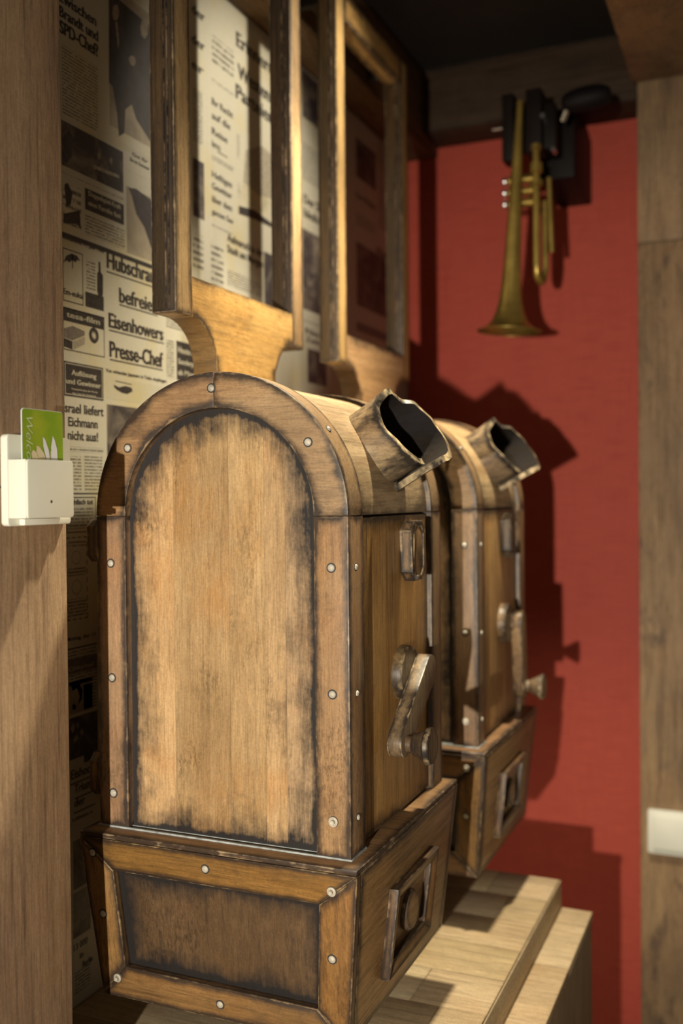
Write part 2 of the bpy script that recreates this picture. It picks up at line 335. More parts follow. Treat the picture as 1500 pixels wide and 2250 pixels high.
# beams under the ceiling
st('trim_3', M['beamx'], -.637, -.2175, 1.93, RY-.001, .735, CE-.001)
st('trim_4', M['beamy'], WX+.001, -.638, .728, RY-.001, .716, CE-.001)
st('trim_5', M['plankfar'], -.224, .31, .32, 1.898, .752, CE-.001)
NEWS = [
 ('t', 'zwischen', 0.8888, 0.9548, 0.5457, 0.012, 'k'),
 ('t', 'Brandt und', 0.8893, 0.9579, 0.5294, 0.0125, 'k'),
 ('t', 'SPD-Chef?', 0.8897, 0.9575, 0.5116, 0.0145, 'k'),
 ('t', 'Sonnabend, 11. Juni 1960', 0.8889, 0.964, 0.2869, 0.004, 'k'),
 ('t', 'Em-eukal', 0.89, 0.9249, 0.2266, 0.0065, 'k'),
 ('t', 'Hubschrauber', 0.9698, 1.1013, 0.2717, 0.0192, 'k'),
 ('t', 'befreien', 0.9932, 1.0744, 0.2356, 0.018, 'k'),
 ('t', 'Eisenhowers', 0.9719, 1.0861, 0.2026, 0.0177, 'k'),
 ('t', 'Presse-Chef', 0.9729, 1.0843, 0.1681, 0.0193, 'k'),
 ('t', 'tesa-film', 0.8949, 0.9545, 0.202, 0.0065, 'p'),
 ('t', 'Auflösung', 0.9022, 0.9464, 0.1388, 0.006, 'p'),
 ('t', 'und Gewinner', 0.8926, 0.9547, 0.1286, 0.006, 'p'),
 ('t', 'Preisausschreiben der Woche', 0.9019, 0.9486, 0.1224, 0.002, 'p'),
 ('t', 'hier sind die Gewinner', 0.9034, 0.9459, 0.1177, 0.002, 'p'),
 ('t', 'Von wütenden Japanern in Tokio empfangen', 0.9646, 1.0923, 0.1492, 0.0043, 'k'),
 ('t', 'Israel liefert', 0.8866, 0.9592, 0.0967, 0.011, 'k'),
 ('t', 'Eichmann', 0.8956, 0.9478, 0.0818, 0.0105, 'k'),
 ('t', 'nicht aus!', 0.8945, 0.9483, 0.0668, 0.0106, 'k'),
 ('t', 'Rehfisch tot', 0.8946, 0.9375, -0.0053, 0.006, 'k'),
 ('t', 'Montag, den 13.', 0.8876, 0.9403, -0.1565, 0.0045, 'k'),
 ('t', 'Chlorisal', 0.8893, 0.9345, -0.1901, 0.0045, 'p'),
 ('t', 'Eishockey-', 0.8923, 0.9498, -0.3107, 0.0106, 'k'),
 ('t', 'Triumph', 0.8975, 0.9401, -0.3276, 0.0102, 'k'),
 ('t', 'der', 0.8971, 0.9164, -0.343, 0.0097, 'k'),
 ('t', 'Lufthansa in', 0.8937, 0.9294, -0.358, 0.004, 'k'),
 ('t', '13 000', 0.8931, 0.9173, -0.5028, 0.0076, 'k'),
 ('t', 'in', 0.9032, 0.9097, -0.5152, 0.0077, 'k'),
 ('t', 'Berlin', 0.9078, 0.9259, -0.527, 0.0072, 'k'),
 ('t', 'Doppelspiel-Kraft', 0.9364, 0.9982, 0.3465, 0.0058, 'p'),
 ('t', 'eine Familie fast', 0.9362, 0.9979, 0.3356, 0.0058, 'p'),
 ('t', 'Gut für', 1.0229, 1.056, 0.4188, 0.0045, 'k'),
 ('t', 'Sie im Sommer', 1.0181, 1.0598, 0.4111, 0.0044, 'k'),
 ('t', 'Erinnerungen', 1.2876, 1.4696, 0.6608, 0.022, 'k'),
 ('t', 'Westens', 1.2908, 1.4035, 0.6156, 0.0221, 'k'),
 ('t', 'Parteien, die', 1.2845, 1.4679, 0.5841, 0.022, 'k'),
 ('t', 'Aufmarsch in der', 1.2547, 1.3643, 0.369, 0.0118, 'k'),
 ('t', 'Stadt am Morgen', 1.2543, 1.3639, 0.3528, 0.0117, 'k'),
 ('t', 'der', 1.1649, 1.198, 0.6547, 0.0135, 'k'),
 ('t', 'der', 1.164, 1.1972, 0.6143, 0.0135, 'k'),
 ('t', 'er', 1.1633, 1.194, 0.5801, 0.0135, 'k'),
 ('t', 'Ihr Recht', 1.2153, 1.2746, 0.5496, 0.0102, 'k'),
 ('t', 'auf die', 1.2149, 1.2662, 0.5302, 0.0102, 'k'),
 ('t', 'Reise', 1.2144, 1.2578, 0.5082, 0.0102, 'k'),
 ('t', 'im', 1.214, 1.2367, 0.4908, 0.0102, 'k'),
 ('t', 'Heftiges', 1.2131, 1.2697, 0.4482, 0.0096, 'k'),
 ('t', 'Gewitter', 1.2127, 1.2694, 0.432, 0.0095, 'k'),
 ('t', 'über dem', 1.2123, 1.269, 0.414, 0.0096, 'k'),
 ('t', 'ganzen See', 1.212, 1.2713, 0.3968, 0.0083, 'k'),
 ('t', 'Der Sieg', 1.514, 1.604, 0.4931, 0.0153, 'k'),
 ('t', 'bleibt', 1.5136, 1.584, 0.4705, 0.0152, 'k'),
 ('t', 'Neue', 1.5163, 1.5989, 0.2753, 0.0107, 'k'),
 ('t', 'Zeiten', 1.516, 1.5986, 0.2624, 0.0091, 'k'),
 ('t', 'Heute neu', 1.1212, 1.1714, 0.192, 0.0084, 'p'),
 ('t', 'Sonderpreis', 1.1209, 1.1758, 0.1774, 0.0072, 'p'),
 ('t', 'ab Montag', 1.1206, 1.1755, 0.1631, 0.0072, 'p'),
 ('t', 'Wien', 1.847, 1.9089, 0.4829, 0.0144, 'k'),
 ('t', 'Das Wetter', 1.7467, 1.8492, 0.566, 0.012, 'k'),
 ('r', 'n', 0.8925, 0.9565, 0.4235, 0.4997),
 ('r', 'l', 0.9645, 0.9634, 0.4242, 0.6013),
 ('r', 'l', 0.9688, 0.9665, 0.4263, 0.6033),
 ('r', 'n', 0.8897, 1.0049, 0.3595, 0.3622),
 ('r', 'n', 0.8949, 0.96, 0.5914, 0.5786),
 ('r', 'm', 0.9785, 1.1535, 0.4408, 0.6079),
 ('r', 'f', 0.966, 1.1531, 0.4213, 0.4272),
 ('r', 'd', 0.8901, 1.0041, 0.3675, 0.4169),
 ('r', 'n', 1.0122, 1.0635, 0.3981, 0.3987),
 ('r', 'a', 0.891, 0.9232, 0.3007, 0.3497),
 ('r', 'k', 0.93, 1.0043, 0.3294, 0.3537),
 ('r', 'n', 0.9293, 1.0055, 0.3007, 0.3237),
 ('r', 'c', 1.0099, 1.1504, 0.2981, 0.3784),
 ('r', 'l', 0.8883, 1.1782, 0.2888, 0.2943),
 ('r', 'o', 0.8895, 0.9247, 0.219, 0.2772),
 ('r', 'k', 0.9284, 0.9626, 0.2192, 0.2361),
 ('r', 'n', 0.9308, 0.9476, 0.2397, 0.2737),
 ('r', 'u', 0.9688, 1.1012, 0.2683, 0.2654),
 ('r', 'u', 0.9931, 1.0743, 0.2322, 0.2324),
 ('r', 'u', 0.9718, 1.0881, 0.1984, 0.1994),
 ('r', 'u', 0.9729, 1.0842, 0.1641, 0.1649),
 ('r', 'k', 0.8889, 0.9622, 0.1974, 0.2123),
 ('r', 'o', 0.8889, 0.9632, 0.1653, 0.2123),
 ('r', 'k', 0.8885, 0.9596, 0.1146, 0.1529),
 ('r', 'q', 0.8908, 0.9579, 0.1165, 0.1512),
 ('r', 's', 0.9663, 1.1745, 0.118, 0.1433),
 ('r', 'd', 0.9656, 1.1725, 0.0218, 0.1114),
 ('r', 'n', 0.8912, 0.9583, 0.0536, 0.0591),
 ('r', 'n', 0.8965, 0.9172, 0.009, 0.0483),
 ('r', 'n', 0.9229, 0.9557, 0.0091, 0.0492),
 ('r', 'u', 0.8917, 0.9591, 0.0059, 0.0075),
 ('r', 'n', 0.8929, 0.9378, -0.0327, -0.0096),
 ('r', 'o', 0.8901, 0.9427, -0.037, 0.003),
 ('r', 'h', 0.8892, 0.9257, -0.1343, -0.0417),
 ('r', 'n', 0.8922, 0.9241, -0.0529, -0.0463),
 ('r', 'n', 0.8916, 0.9234, -0.0849, -0.0765),
 ('r', 'n', 0.8909, 0.9241, -0.1305, -0.1107),
 ('r', 'u', 0.8882, 0.9417, -0.1677, -0.1637),
 ('r', 'n', 0.8889, 0.9398, -0.1805, -0.1678),
 ('r', 'g', 0.8887, 0.9412, -0.1939, -0.1778),
 ('r', 'n', 0.8892, 0.9409, -0.207, -0.191),
 ('r', 'p', 0.8906, 0.9319, -0.2388, -0.2023),
 ('r', 'n', 0.9159, 0.9403, -0.2374, -0.2094),
 ('r', 'd', 0.8897, 0.9409, -0.2891, -0.2426),
 ('r', 'k', 0.9152, 0.9323, -0.2975, -0.285),
 ('r', 'u', 0.8906, 0.9472, -0.3197, -0.3125),
 ('r', 'u', 0.8982, 0.94, -0.3363, -0.3308),
 ('r', 'u', 0.8962, 0.9346, -0.3516, -0.3471),
 ('r', 'd', 0.894, 0.9245, -0.4347, -0.3805),
 ('r', 'g', 0.8928, 0.9237, -0.4736, -0.4386),
 ('r', 'd', 0.8924, 0.9234, -0.4891, -0.4562),
 ('r', 'n', 0.8941, 0.922, -0.5538, -0.5273),
 ('r', 'l', 0.8918, 0.892, -0.5529, -0.4875),
 ('r', 'w', 1.2014, 1.2035, 0.2873, 0.6999),
 ('r', 'w', 1.2137, 1.4184, 0.2913, 0.7056),
 ('r', 'a', 1.2174, 1.2785, 0.6076, 0.6475),
 ('r', 'n', 1.2161, 1.278, 0.5818, 0.5858),
 ('r', 'u', 1.229, 1.2574, 0.4899, 0.4869),
 ('r', 'n', 1.2117, 1.2709, 0.3787, 0.3824),
 ('r', 'n', 1.2138, 1.2756, 0.4719, 0.479),
 ('r', 'm2', 1.285, 1.4644, 0.4391, 0.5328),
 ('r', 'a', 1.2087, 1.2427, 0.2946, 0.3577),
 ('r', 'n', 1.2539, 1.3598, 0.306, 0.3292),
 ('r', 'd', 1.3674, 1.478, 0.2848, 0.3792),
 ('r', 'n', 1.1651, 1.1895, 0.4838, 0.5554),
 ('r', 'd', 1.1631, 1.1921, 0.3819, 0.4601),
 ('r', 'a', 1.1609, 1.1882, 0.3094, 0.3588),
 ('r', 'd', 1.5123, 1.615, 0.6357, 0.7227),
 ('r', 'n', 1.5093, 1.6166, 0.5324, 0.5935),
 ('r', 'd', 1.5061, 1.6116, 0.3152, 0.4493),
 ('r', 'n', 1.5026, 1.6113, 0.2991, 0.2939),
 ('r', 'd', 1.523, 1.601, 0.1939, 0.2513),
 ('r', 'd', 1.7472, 1.85, 0.6052, 0.6791),
 ('r', 'n', 1.7461, 1.8479, 0.5149, 0.5379),
 ('r', 'd', 1.7448, 1.9059, 0.3626, 0.4821),
 ('r', 'n', 1.8627, 1.9422, 0.5372, 0.7169),
 ('r', 'g', 1.7413, 1.9588, 0.3143, 0.3318),
 ('r', 'n', 1.0935, 1.1118, 0.1566, 0.2055),
 ('r', 'k', 1.1172, 1.2118, 0.1557, 0.2071),
 ('r', 'n', 1.0942, 1.1767, 0.2217, 0.2378),
 ('p', 'k', [(0.8907, 0.2605), (0.8955, 0.269), (0.905, 0.2736), (0.9145, 0.2732), (0.9201, 0.2683), (0.9152, 0.2688), (0.9112, 0.2649), (0.9064, 0.2669), (0.9008, 0.2627), (0.8962, 0.2642)]),
 ('p', 'k', [(0.9058, 0.2723), (0.9074, 0.2726), (0.907, 0.2574), (0.9055, 0.2571)]),
 ('p', 'k', [(0.9506, 0.2612), (0.9502, 0.2402), (0.9526, 0.2354), (0.9595, 0.235), (0.9613, 0.2396), (0.9617, 0.2608), (0.9575, 0.2636), (0.9569, 0.2751), (0.9534, 0.2749), (0.9532, 0.2633)]),
 ('p', 'g', [(0.8892, 0.188), (0.9049, 0.1934), (0.9266, 0.1905), (0.9265, 0.1859), (0.9046, 0.1772), (0.889, 0.179)]),
 ('p', 'k', [(0.889, 0.178), (0.9046, 0.1761), (0.9044, 0.167), (0.8888, 0.1689)]),
 ('p', 'g2', [(0.9062, 0.1764), (0.9265, 0.1844), (0.9263, 0.1761), (0.906, 0.1672)]),
 ('p', 'k', [(0.9794, 0.1356), (0.9901, 0.1334), (1.003, 0.1363), (1.0161, 0.1354), (1.0179, 0.1312), (1.0065, 0.1268), (0.9955, 0.1274), (0.9864, 0.1298), (0.9811, 0.1325)]),
 ('p', 'k', [(0.983, 0.1408), (0.983, 0.1397), (1.0162, 0.1387), (1.0162, 0.1398)]),
 ('p', 'dk', [(0.9801, 0.598), (1.0676, 0.5929), (1.1441, 0.5866), (1.1416, 0.4697), (1.0646, 0.4468), (1.0325, 0.4659), (1.0233, 0.4804), (1.01, 0.4701), (1.0075, 0.4409), (0.9963, 0.4329), (0.9933, 0.4589), (0.9849, 0.4881), (0.9778, 0.4907)]),
 ('p', 'fc', [(0.9858, 0.575), (0.9887, 0.5848), (0.996, 0.5892), (0.9995, 0.5843), (0.9984, 0.5752), (0.9928, 0.5684), (0.9874, 0.5682)]),
 ('p', 'fc', [(1.0437, 0.5826), (1.0468, 0.5929), (1.0548, 0.5975), (1.0606, 0.5921), (1.0593, 0.5803), (1.0532, 0.5721), (1.0454, 0.5733)]),
 ('p', 'fc', [(1.0178, 0.5344), (1.0226, 0.5396), (1.0303, 0.5415), (1.033, 0.536), (1.0291, 0.5289), (1.0215, 0.5281)]),
 ('p', 'w2', [(0.9919, 0.567), (0.9955, 0.5685), (0.9987, 0.5472), (0.9967, 0.5367)]),
 ('p', 'dk', [(1.0136, 0.3772), (1.0307, 0.3804), (1.063, 0.3752), (1.1384, 0.3715), (1.1374, 0.3231), (1.0618, 0.3151), (1.0473, 0.3372), (1.0301, 0.3496), (1.021, 0.3694)]),
 ('p', 'dk', [(0.8935, 0.3992), (0.9031, 0.4099), (0.9093, 0.4044), (0.9072, 0.381), (0.8976, 0.3706), (0.8915, 0.3737)]),
 ('p', 'fc', [(0.9534, 0.3979), (0.9569, 0.4027), (0.9603, 0.4001), (0.9576, 0.3929)]),
 ('p', 'fc', [(0.9759, 0.3986), (0.9796, 0.4034), (0.9831, 0.4008), (0.9803, 0.3946)]),
 ('p', 'w2', [(0.9464, 0.3843), (0.9954, 0.3867), (0.9953, 0.3829), (0.9463, 0.3801)]),
 ('p', 'dk', [(0.8944, -0.2081), (0.9007, -0.2051), (0.9095, -0.2072), (0.9142, -0.2142), (0.9132, -0.2248), (0.9058, -0.2296), (0.9092, -0.221), (0.9046, -0.2109), (0.8966, -0.2125)]),
 ('p', 'dk', [(0.8963, -0.2262), (0.9026, -0.23), (0.9009, -0.2347), (0.8962, -0.2338)]),
 ('p', 'w2', [(0.8919, -0.2531), (0.8982, -0.2494), (0.8997, -0.2548), (0.8957, -0.26)]),
 ('p', 'w2', [(0.9022, -0.2493), (0.907, -0.2513), (0.9053, -0.2571)]),
 ('p', 'w2', [(0.8971, -0.267), (0.9035, -0.2633), (0.9051, -0.2672), (0.8994, -0.2711)]),
 ('p', 'w2', [(0.9084, -0.2608), (0.9149, -0.2581), (0.9132, -0.266)]),
 ('p', 'k', [(1.2895, 0.4282), (1.339, 0.4345), (1.4102, 0.4273), (1.4101, 0.4223), (1.3387, 0.4207), (1.2893, 0.4162)]),
 ('p', 'k', [(0.894, 0.3471), (0.9003, 0.3504), (0.908, 0.3409), (0.9045, 0.3274), (0.8966, 0.3228)]),
 ('p', 'k', [(0.8918, 0.3141), (0.9204, 0.3255), (0.9217, 0.3064), (0.9137, 0.3085), (0.8916, 0.3041)]),
 ('p', 'g2', [(1.3122, 0.5163), (1.3635, 0.5394), (1.4126, 0.5337), (1.4112, 0.469), (1.3543, 0.4606), (1.3042, 0.4669)]),
 ('c', 'k', 0.9432, 0.1883, 0.0089, 0.0047),
 ('c', 'g', 0.9432, 0.1883, 0.0042, 0.0032),
 ('c', 'k', 0.906, -0.0648, 0.0077, 0.0072),
 ('c', 'k', 0.9061, -0.0979, 0.0082, 0.0077),
]
def textmesh(s):
    cu = bpy.data.curves.new('t', 'FONT'); cu.body = s; cu.resolution_u = 3; cu.offset = TOFF
    o = bpy.data.objects.new('t', cu); COL.objects.link(o); dg = bpy.context.evaluated_depsgraph_get(); dg.update()
    me = bpy.data.meshes.new_from_object(o.evaluated_get(dg)); bpy.data.objects.remove(o); bpy.data.curves.remove(cu); return me
TOFF = .018
def flat_text(name, s, mat, parent, corner, width, height, udir, vdir, nd, cap=.73, toff=.018, bold=0):
    """lettering laid flat on a surface: corner = lower left, width of the line, height of its capitals"""
    global TOFF; TOFF = toff
    me = textmesh(s); xs = [v.co.x for v in me.vertices]; x0, x1 = min(xs), max(xs)
    u, v_, n = Vector(udir), Vector(vdir), Vector(nd); c = Vector(corner)-parent_world(parent)
    for v in me.vertices:
        v.co = c+u*((v.co.x-x0)/(x1-x0)*width)+v_*(v.co.y/cap*height)+n*0
    if bold:
        vs = [v.co.copy() for v in me.vertices]; fs = [tuple(p.vertices) for p in me.polygons]; n_ = len(vs); V2 = []; F2 = []
        for q, d in enumerate((-bold, 0, bold)):
            V2 += [p+u*(d*height)+Vector(nd)*(.000012*q) for p in vs]; F2 += [tuple(i+q*n_ for i in f) for f in fs]
        me = bpy.data.meshes.new(name); me.from_pydata(V2, [], F2)
    me.materials.clear(); me.materials.append(mat); me.name = name
    o = bpy.data.objects.new(name, me); COL.objects.link(o); o.parent = parent; return o
LAY = {'m': .00006, 'm2': .00010, 'w': .00004, 'f': .00005, 'c': .00006, 's': .00006, 'o': .00010, 'd': .00009, 'g': .00013, 'h': .00010}
def news():
    W_ = WX; par = wall_left
    mats = {'n': ('text_block', 'ntext'), 'a': ('advert', 'nad'), 'd': ('press_photo', 'photo'), 'c': ('press_photo', 'photol'), 'm': ('press_photo', 'photol'),
            'm2': ('drawing', 'nmap'), 'k': ('black_box', 'ink'), 'l': ('rule_line', 'ink'), 'u': ('rule_line', 'ink'), 'g': ('grey_box', 'inkgrey'), 's': ('press_photo', 'paper'),
            'p': ('press_photo', 'photol'), 'w': ('page', 'paper'), 'f': ('page', 'paper')}
    def plate(m, x, y0, y1, z0, z1):
        m.poly([(x, y0, z0), (x, y1, z0), (x, y1, z1), (x, y0, z1)])
    for it in NEWS:
        if it[0] == 'r':
            _, k, y0, y1, z0, z1 = it
            m = Mesh()
            if z0 > z1: z0, z1 = z1, z0
            z0 = max(z0, -.56); z1 = min(z1, .714); y1 = min(y1, 2.02)
            if y1 <= y0 or z1 <= z0: continue
            if k == 'o':
                t = .0011; x = W_+.00012
                plate(m, x, y0, y1, z0, z0+t); plate(m, x, y0, y1, z1-t, z1); plate(m, x, y0, y0+t, z0+t, z1-t); plate(m, x, y1-t, y1, z0+t, z1-t)
                obj('box_outline', Z(m), M['ink'], par); continue
            if k == 'q':
                t = .0009; x = W_+.00016
                plate(m, x, y0, y1, z0, z0+t); plate(m, x, y0, y1, z1-t, z1); plate(m, x, y0, y0+t, z0+t, z1-t); plate(m, x, y1-t, y1, z0+t, z1-t)
                obj('box_outline', Z(m), M['papertext'], par, label='pale double outline'); continue
            if k == 'h':
                t = .0012; x = W_+.00012; yy = y0
                while yy < y1: plate(m, x, yy, min(yy+.006, y1), z0, z0+t); plate(m, x, yy, min(yy+.006, y1), z1-t, z1); yy += .010
                zz = z0
                while zz < z1: plate(m, x, y0, y0+t, zz, min(zz+.006, z1)); plate(m, x, y1-t, y1, zz, min(zz+.006, z1)); zz += .010
                obj('dashed_outline', Z(m), M['ink'], par); continue
            if k in 'lu' and len(k) == 1:
                pass
            if k == 'u': zc = (z0+z1)/2; t = .0008; z0, z1 = zc-t, zc+t
            nm, mt = mats[k]
            plate(m, W_+LAY.get(k, .00012), y0, y1, z0, z1); obj(nm, Z(m), M[mt], par)
        elif it[0] == 'p':
            _, k, pts = it; mt = {'k': 'ink', 'g': 'inkgrey', 'g2': 'inkgrey2', 'dk': 'inksoft', 'fc': 'face', 'w2': 'inkgrey2'}[k]
            x = W_+{'dk': .00012, 'fc': .00018, 'w2': .00018}.get(k, .00015)
            m = Mesh(); m.poly([(x, y, min(z, .714)) for y, z in pts]); obj('printed_figure', Z(m), M[mt], par)
        elif it[0] == 'c':
            _, k, y, z, ro, ri = it; m = Mesh(); n = 28
            for i in range(n):
                a, b = 2*math.pi*i/n, 2*math.pi*(i+1)/n; x = W_+.00018
                m.poly([(x, y+ro*math.cos(a), z+ro*math.sin(a)), (x, y+ro*math.cos(b), z+ro*math.sin(b)), (x, y+ri*math.cos(b), z+ri*math.sin(b)), (x, y+ri*math.cos(a), z+ri*math.sin(a))])
            obj('printed_ring', Z(m), M['ink' if k == 'k' else 'inkgrey'], par)
        else:
            _, s, y0, y1, z, h, k = it
            big = h > .011
            flat_text('headline', s, M['ink' if k == 'k' else 'papertext'], par, V(W_+.00020, y0, z), y1-y0, h, (0, 1, 0), (0, 0, 1), (1, 0, 0), toff=.012, bold=.045 if big else .03)
news()
# ---------------------------------------------------------------- projector
BX0, BX1, BY0, BY1, ZJ, ZF = -.621, -.346, .825, 1.100, -.017, -.329
XC = (BX0+BX1)/2; R0 = (BX1-BX0)/2; RI = R0-.0345; YD0, YD1 = .861, 1.065
Tp, ZB = .016, -.497; LX0, LX1, LY0, LY1 = -.631, -.331, .803, 1.114
def arc(r, t, y): return (XC+r*math.cos(t), y, ZJ+r*math.sin(t))
def rivet(par, p, nrm, r=.0035, ring=True, bolt=False):
    m = Mesh(); n = Vector(nrm).normalized(); o = Vector(p)
    if ring: m.mat = 1; m.lathe([(r*1.35, -.0006), (r*1.35, .0002), (0, .0003)], o, n, 16); m.mat = 0
    if bolt: m.lathe([(r*1.25, 0), (r*1.25, .0016), (r*.95, .002), (r*.75, .0012), (r*.6, .0012), (r*.6, .0042), (r*.45, .0047), (0, .0048)], o, n, 12)
    else: m.lathe([(r, 0), (r*.96, .0008), (r*.7, .0016), (r*.3, .0020), (0, .0021)], o, n, 16)
    return obj('bolt' if bolt else 'rivet', Z(m), [M['rivet'], M['ring']], par, 0, True, label=None)
def end_frame(par, y0, y1, panel_y, rivets):
    for sx in (1, -1):
        m = Mesh(); a, b = XC+sx*RI, XC+sx*R0
        m.box(min(a, b), max(a, b), y0, y1, ZF, ZJ-.0001); obj('stile', Z(m), M['rimz'], par, .0014)
        m = Mesh(); t0, t1 = (0.0006, math.pi/2-.003) if sx == 1 else (math.pi/2+.003, math.pi-.0006)
        ts = lin(t0, t1, 25); e = lambda r: min(r-RI, R0-r); rs = lin(RI, R0, 5)
        de = lambda t: R0*min(t-t0, t1-t)*1.5+.005
        m.grid(lambda t, r: arc(r, t, y0), ts, rs, lambda t, r: min(e(r), de(t)))
        m.grid(lambda t, r: arc(r, t, y1), ts, rs, lambda t, r: min(e(r), de(t)), True)
        ys = lin(y0, y1, 4); ey = lambda y: min(y-y0, y1-y)
        m.grid(lambda t, y: arc(R0, t, y), ts, ys, lambda t, y: ey(y), True)
        m.grid(lambda t, y: arc(RI, t, y), ts, ys, lambda t, y: ey(y))
        for t in (t0, t1): m.grid(lambda r, y: arc(r, t, y), rs, ys, lambda r, y: .01)
        obj('arch_rim', Z(m), M['rimx'], par, .0014)
        if rivets:
            for z in (-.064, -.179): rivet(par, (XC+sx*.1205, y0, z), (0, -1, 0))
            rivet(par, (XC+sx*.1205, y0, -.295), (0, -1, 0), .0037, True, sx == 1)
            rivet(par, (XC+sx*.0985, y0, .0505), (0, -1, 0))
    if rivets:
        rivet(par, (XC-.0025, y0, .105), (0, -1, 0))
        for z in (-.064, -.180, -.294): rivet(par, (BX1, y0+.017, z), (1, 0, 0), .0028)
        rivet(par, arc(R0, .62, y0+.016), (math.cos(.62), 0, math.sin(.62)), .0028)
        t = 1.0
    # glued staves of the end panel
    r = RI-.0003; edges = [-r, -.052, .010, .048, .070, r]
    if not rivets: edges = [-r, 0, r]
    def d(x, z):
        x -= XC; dd = (r-math.hypot(x, z-ZJ)) if z > ZJ else (r-abs(x)); return max(0, min(dd, z-ZF))
    for i in range(len(edges)-1):
        a, b = XC+edges[i]+.00006, XC+edges[i+1]-.00006; m = Mesh()
        top = lambda x: ZJ+math.sqrt(max(r*r-(x-XC)**2, 0))
        xs = lin(a, b, 9); vs = lin(0, 1, 46); yf = panel_y
        fn = lambda y: (lambda x, v: (x, y, ZF+(top(x)-ZF)*v))
        m.grid(fn(yf), xs, vs, lambda x, v: d(x, ZF+(top(x)-ZF)*v)); m.grid(fn(yf+.006), xs, [0, 1], None, True)
        for x in (a, b): m.grid(lambda y, v: (x, y, ZF+(top(x)-ZF)*v), [yf, yf+.006], [0, 1])
        obj('panel_stave', Z(m), M['stave'], par)
def make_projector():
    pr = thing('film_projector', V(-.481, .958, ZB), 'near wooden film projector with arched end panel, riveted rim and scrolled chimney', 'projector', 'wooden film projectors on the newspaper wall')
    # inner carcass, closed
    m = Mesh(); rr = R0-.011
    ol = [(-rr, ZF)]+[(-rr*math.cos(t), ZJ+rr*math.sin(t)) for t in lin(0, math.pi, 25)]+[(rr, ZF)]
    m.prism([(XC+a, b) for a, b in ol], lambda a, b: (a, .842, b), lambda a, b: (a, 1.088, b)); obj('carcass', Z(m), M['void'], pr)
    end_frame(pr, BY0, YD0, .8335, True)
    end_frame(pr, YD1, BY1, 1.089, False)
    # curved shell over the top
    m = Mesh(); ts = lin(0.0, math.pi, 41); ys = lin(YD0+.0003, YD1-.0003, 6); e = lambda t, y: min(y-YD0, YD1-y, R0*t+.004, R0*(math.pi-t)+.004)
    m.grid(lambda t, y: arc(R0-.005, t, y), ts, ys, e); m.grid(lambda t, y: arc(R0-.0105, t, y), ts, ys, None, True)
    for y in (ys[0], ys[-1]): m.grid(lambda t, r: arc(r, t, y), ts, [R0-.0105, R0-.005])
    for t in (0, math.pi): m.grid(lambda y, r: arc(r, t, y), ys, [R0-.0105, R0-.005])
    obj('curved_shell', Z(m), M['shell'], pr, 0, True)
    B('side_panel', pr, M['doorz'], BX0+.004, BX0+.0105, YD0+.0004, YD1-.0004, ZF, ZJ-.0005)
    dr = B('door', pr, M['doorz'], BX1-.0105, BX1-.005, YD0+.0022, YD1-.0004, ZF+.003, ZJ-.0022)
    B('hinge_strip', pr, M['iron'], BX1-.0115, BX1-.0065, YD0+.0002, YD0+.0016, ZF+.002, ZJ-.002, bevel=0)
    # elongated octagonal pull on the door
    def octo(name, yc, zc, hw, hh, ch, x0, x1, par, mat='iron', inner=None):
        m = Mesh(); P = [(-hw, -hh+ch), (-hw, hh-ch), (-hw+ch, hh), (hw-ch, hh), (hw, hh-ch), (hw, -hh+ch), (hw-ch, -hh), (-hw+ch, -hh)]
        if inner is None: m.prism([(yc+a, zc+b) for a, b in P], lambda a, b: (x0, a, b), lambda a, b: (x1, a, b), .006)
        else:
            k = inner; Q = [(a*(hw-k)/hw, b*(hh-k)/hh) for a, b in P]
            for i in range(8):
                j = (i+1) % 8; f = lambda p, x: (x, yc+p[0], zc+p[1])
                m.hexa([f(P[i], x0), f(P[j], x0), f(Q[j], x0), f(Q[i], x0), f(P[i], x1), f(P[j], x1), f(Q[j], x1), f(Q[i], x1)])
        return obj(name, Z(m), M[mat], par, .0011)
    XD = BX1-.005
    h = octo('door_pull', .998, -.057, .0170, .0260, .008, XD+.001, XD+.0122, dr, 'doorz')
    octo('pull_rim', .998, -.057, .0225, .0315, .010, XD+.001, XD+.013, dr, inner=.006)
    for zc in (-.042, -.280):
        octo('side_clasp', .845, zc, .019, .0215, .007, BX0-.0001, BX0-.013, pr, 'doorz')
    # crank: boss, lever arm, flared knob
    bo = Mesh(); PB = (.975, -.183)
    bo.lathe([(.0285, 0), (.0285, .009), (.0270, .011), (0, .011)], (XD, PB[0], PB[1]), (1, 0, 0), 36, [.004, .001, .001, .01])
    boss = obj('crank_boss', Z(bo), M['iron'], pr, 0, True)
    m = Mesh(); A = Vector((.998, -.183)); E = Vector((.917, -.241)); dv = (E-A).normalized(); pv = Vector((-dv.y, dv.x)); ra, re = .0165, .0145
    ol = [A+ra*(math.cos(t)*pv-math.sin(t)*dv) for t in lin(0, math.pi, 13)]+[E+re*(-math.cos(t)*pv+math.sin(t)*dv) for t in lin(0, math.pi, 13)]
    ol = [(p.x, p.y) for p in ol]
    m.prism(ol, lambda a, b: (XD+.011, a, b), lambda a, b: (XD+.026, a, b), .006); lev = obj('crank_lever', Z(m), M['iron'], pr, .0012)
    m = Mesh(); m.lathe([(.0085, 0), (.0085, .005), (.0105, .007), (.0155, .018), (.0185, .021), (.0182, .0245), (.0170, .026), (0, .026)], (XD+.026, E.x+.004, E.y-.002), (1, 0, 0), 32, [.004, .003, .002, .004, .0015, .001, .002, .012])
    obj('crank_knob', Z(m), M['iron'], pr, 0, True)
    # chimney: a sheet rolled into a scroll, open at the mouth with a wavy lip
    m = Mesh(); ca = math.radians(31); a = Vector((math.cos(ca), 0, math.sin(ca))); n1 = Vector((-math.sin(ca), 0, math.cos(ca))); n2 = Vector((0, 1, 0)); c0 = Vector((-.3835, .968, .0465))
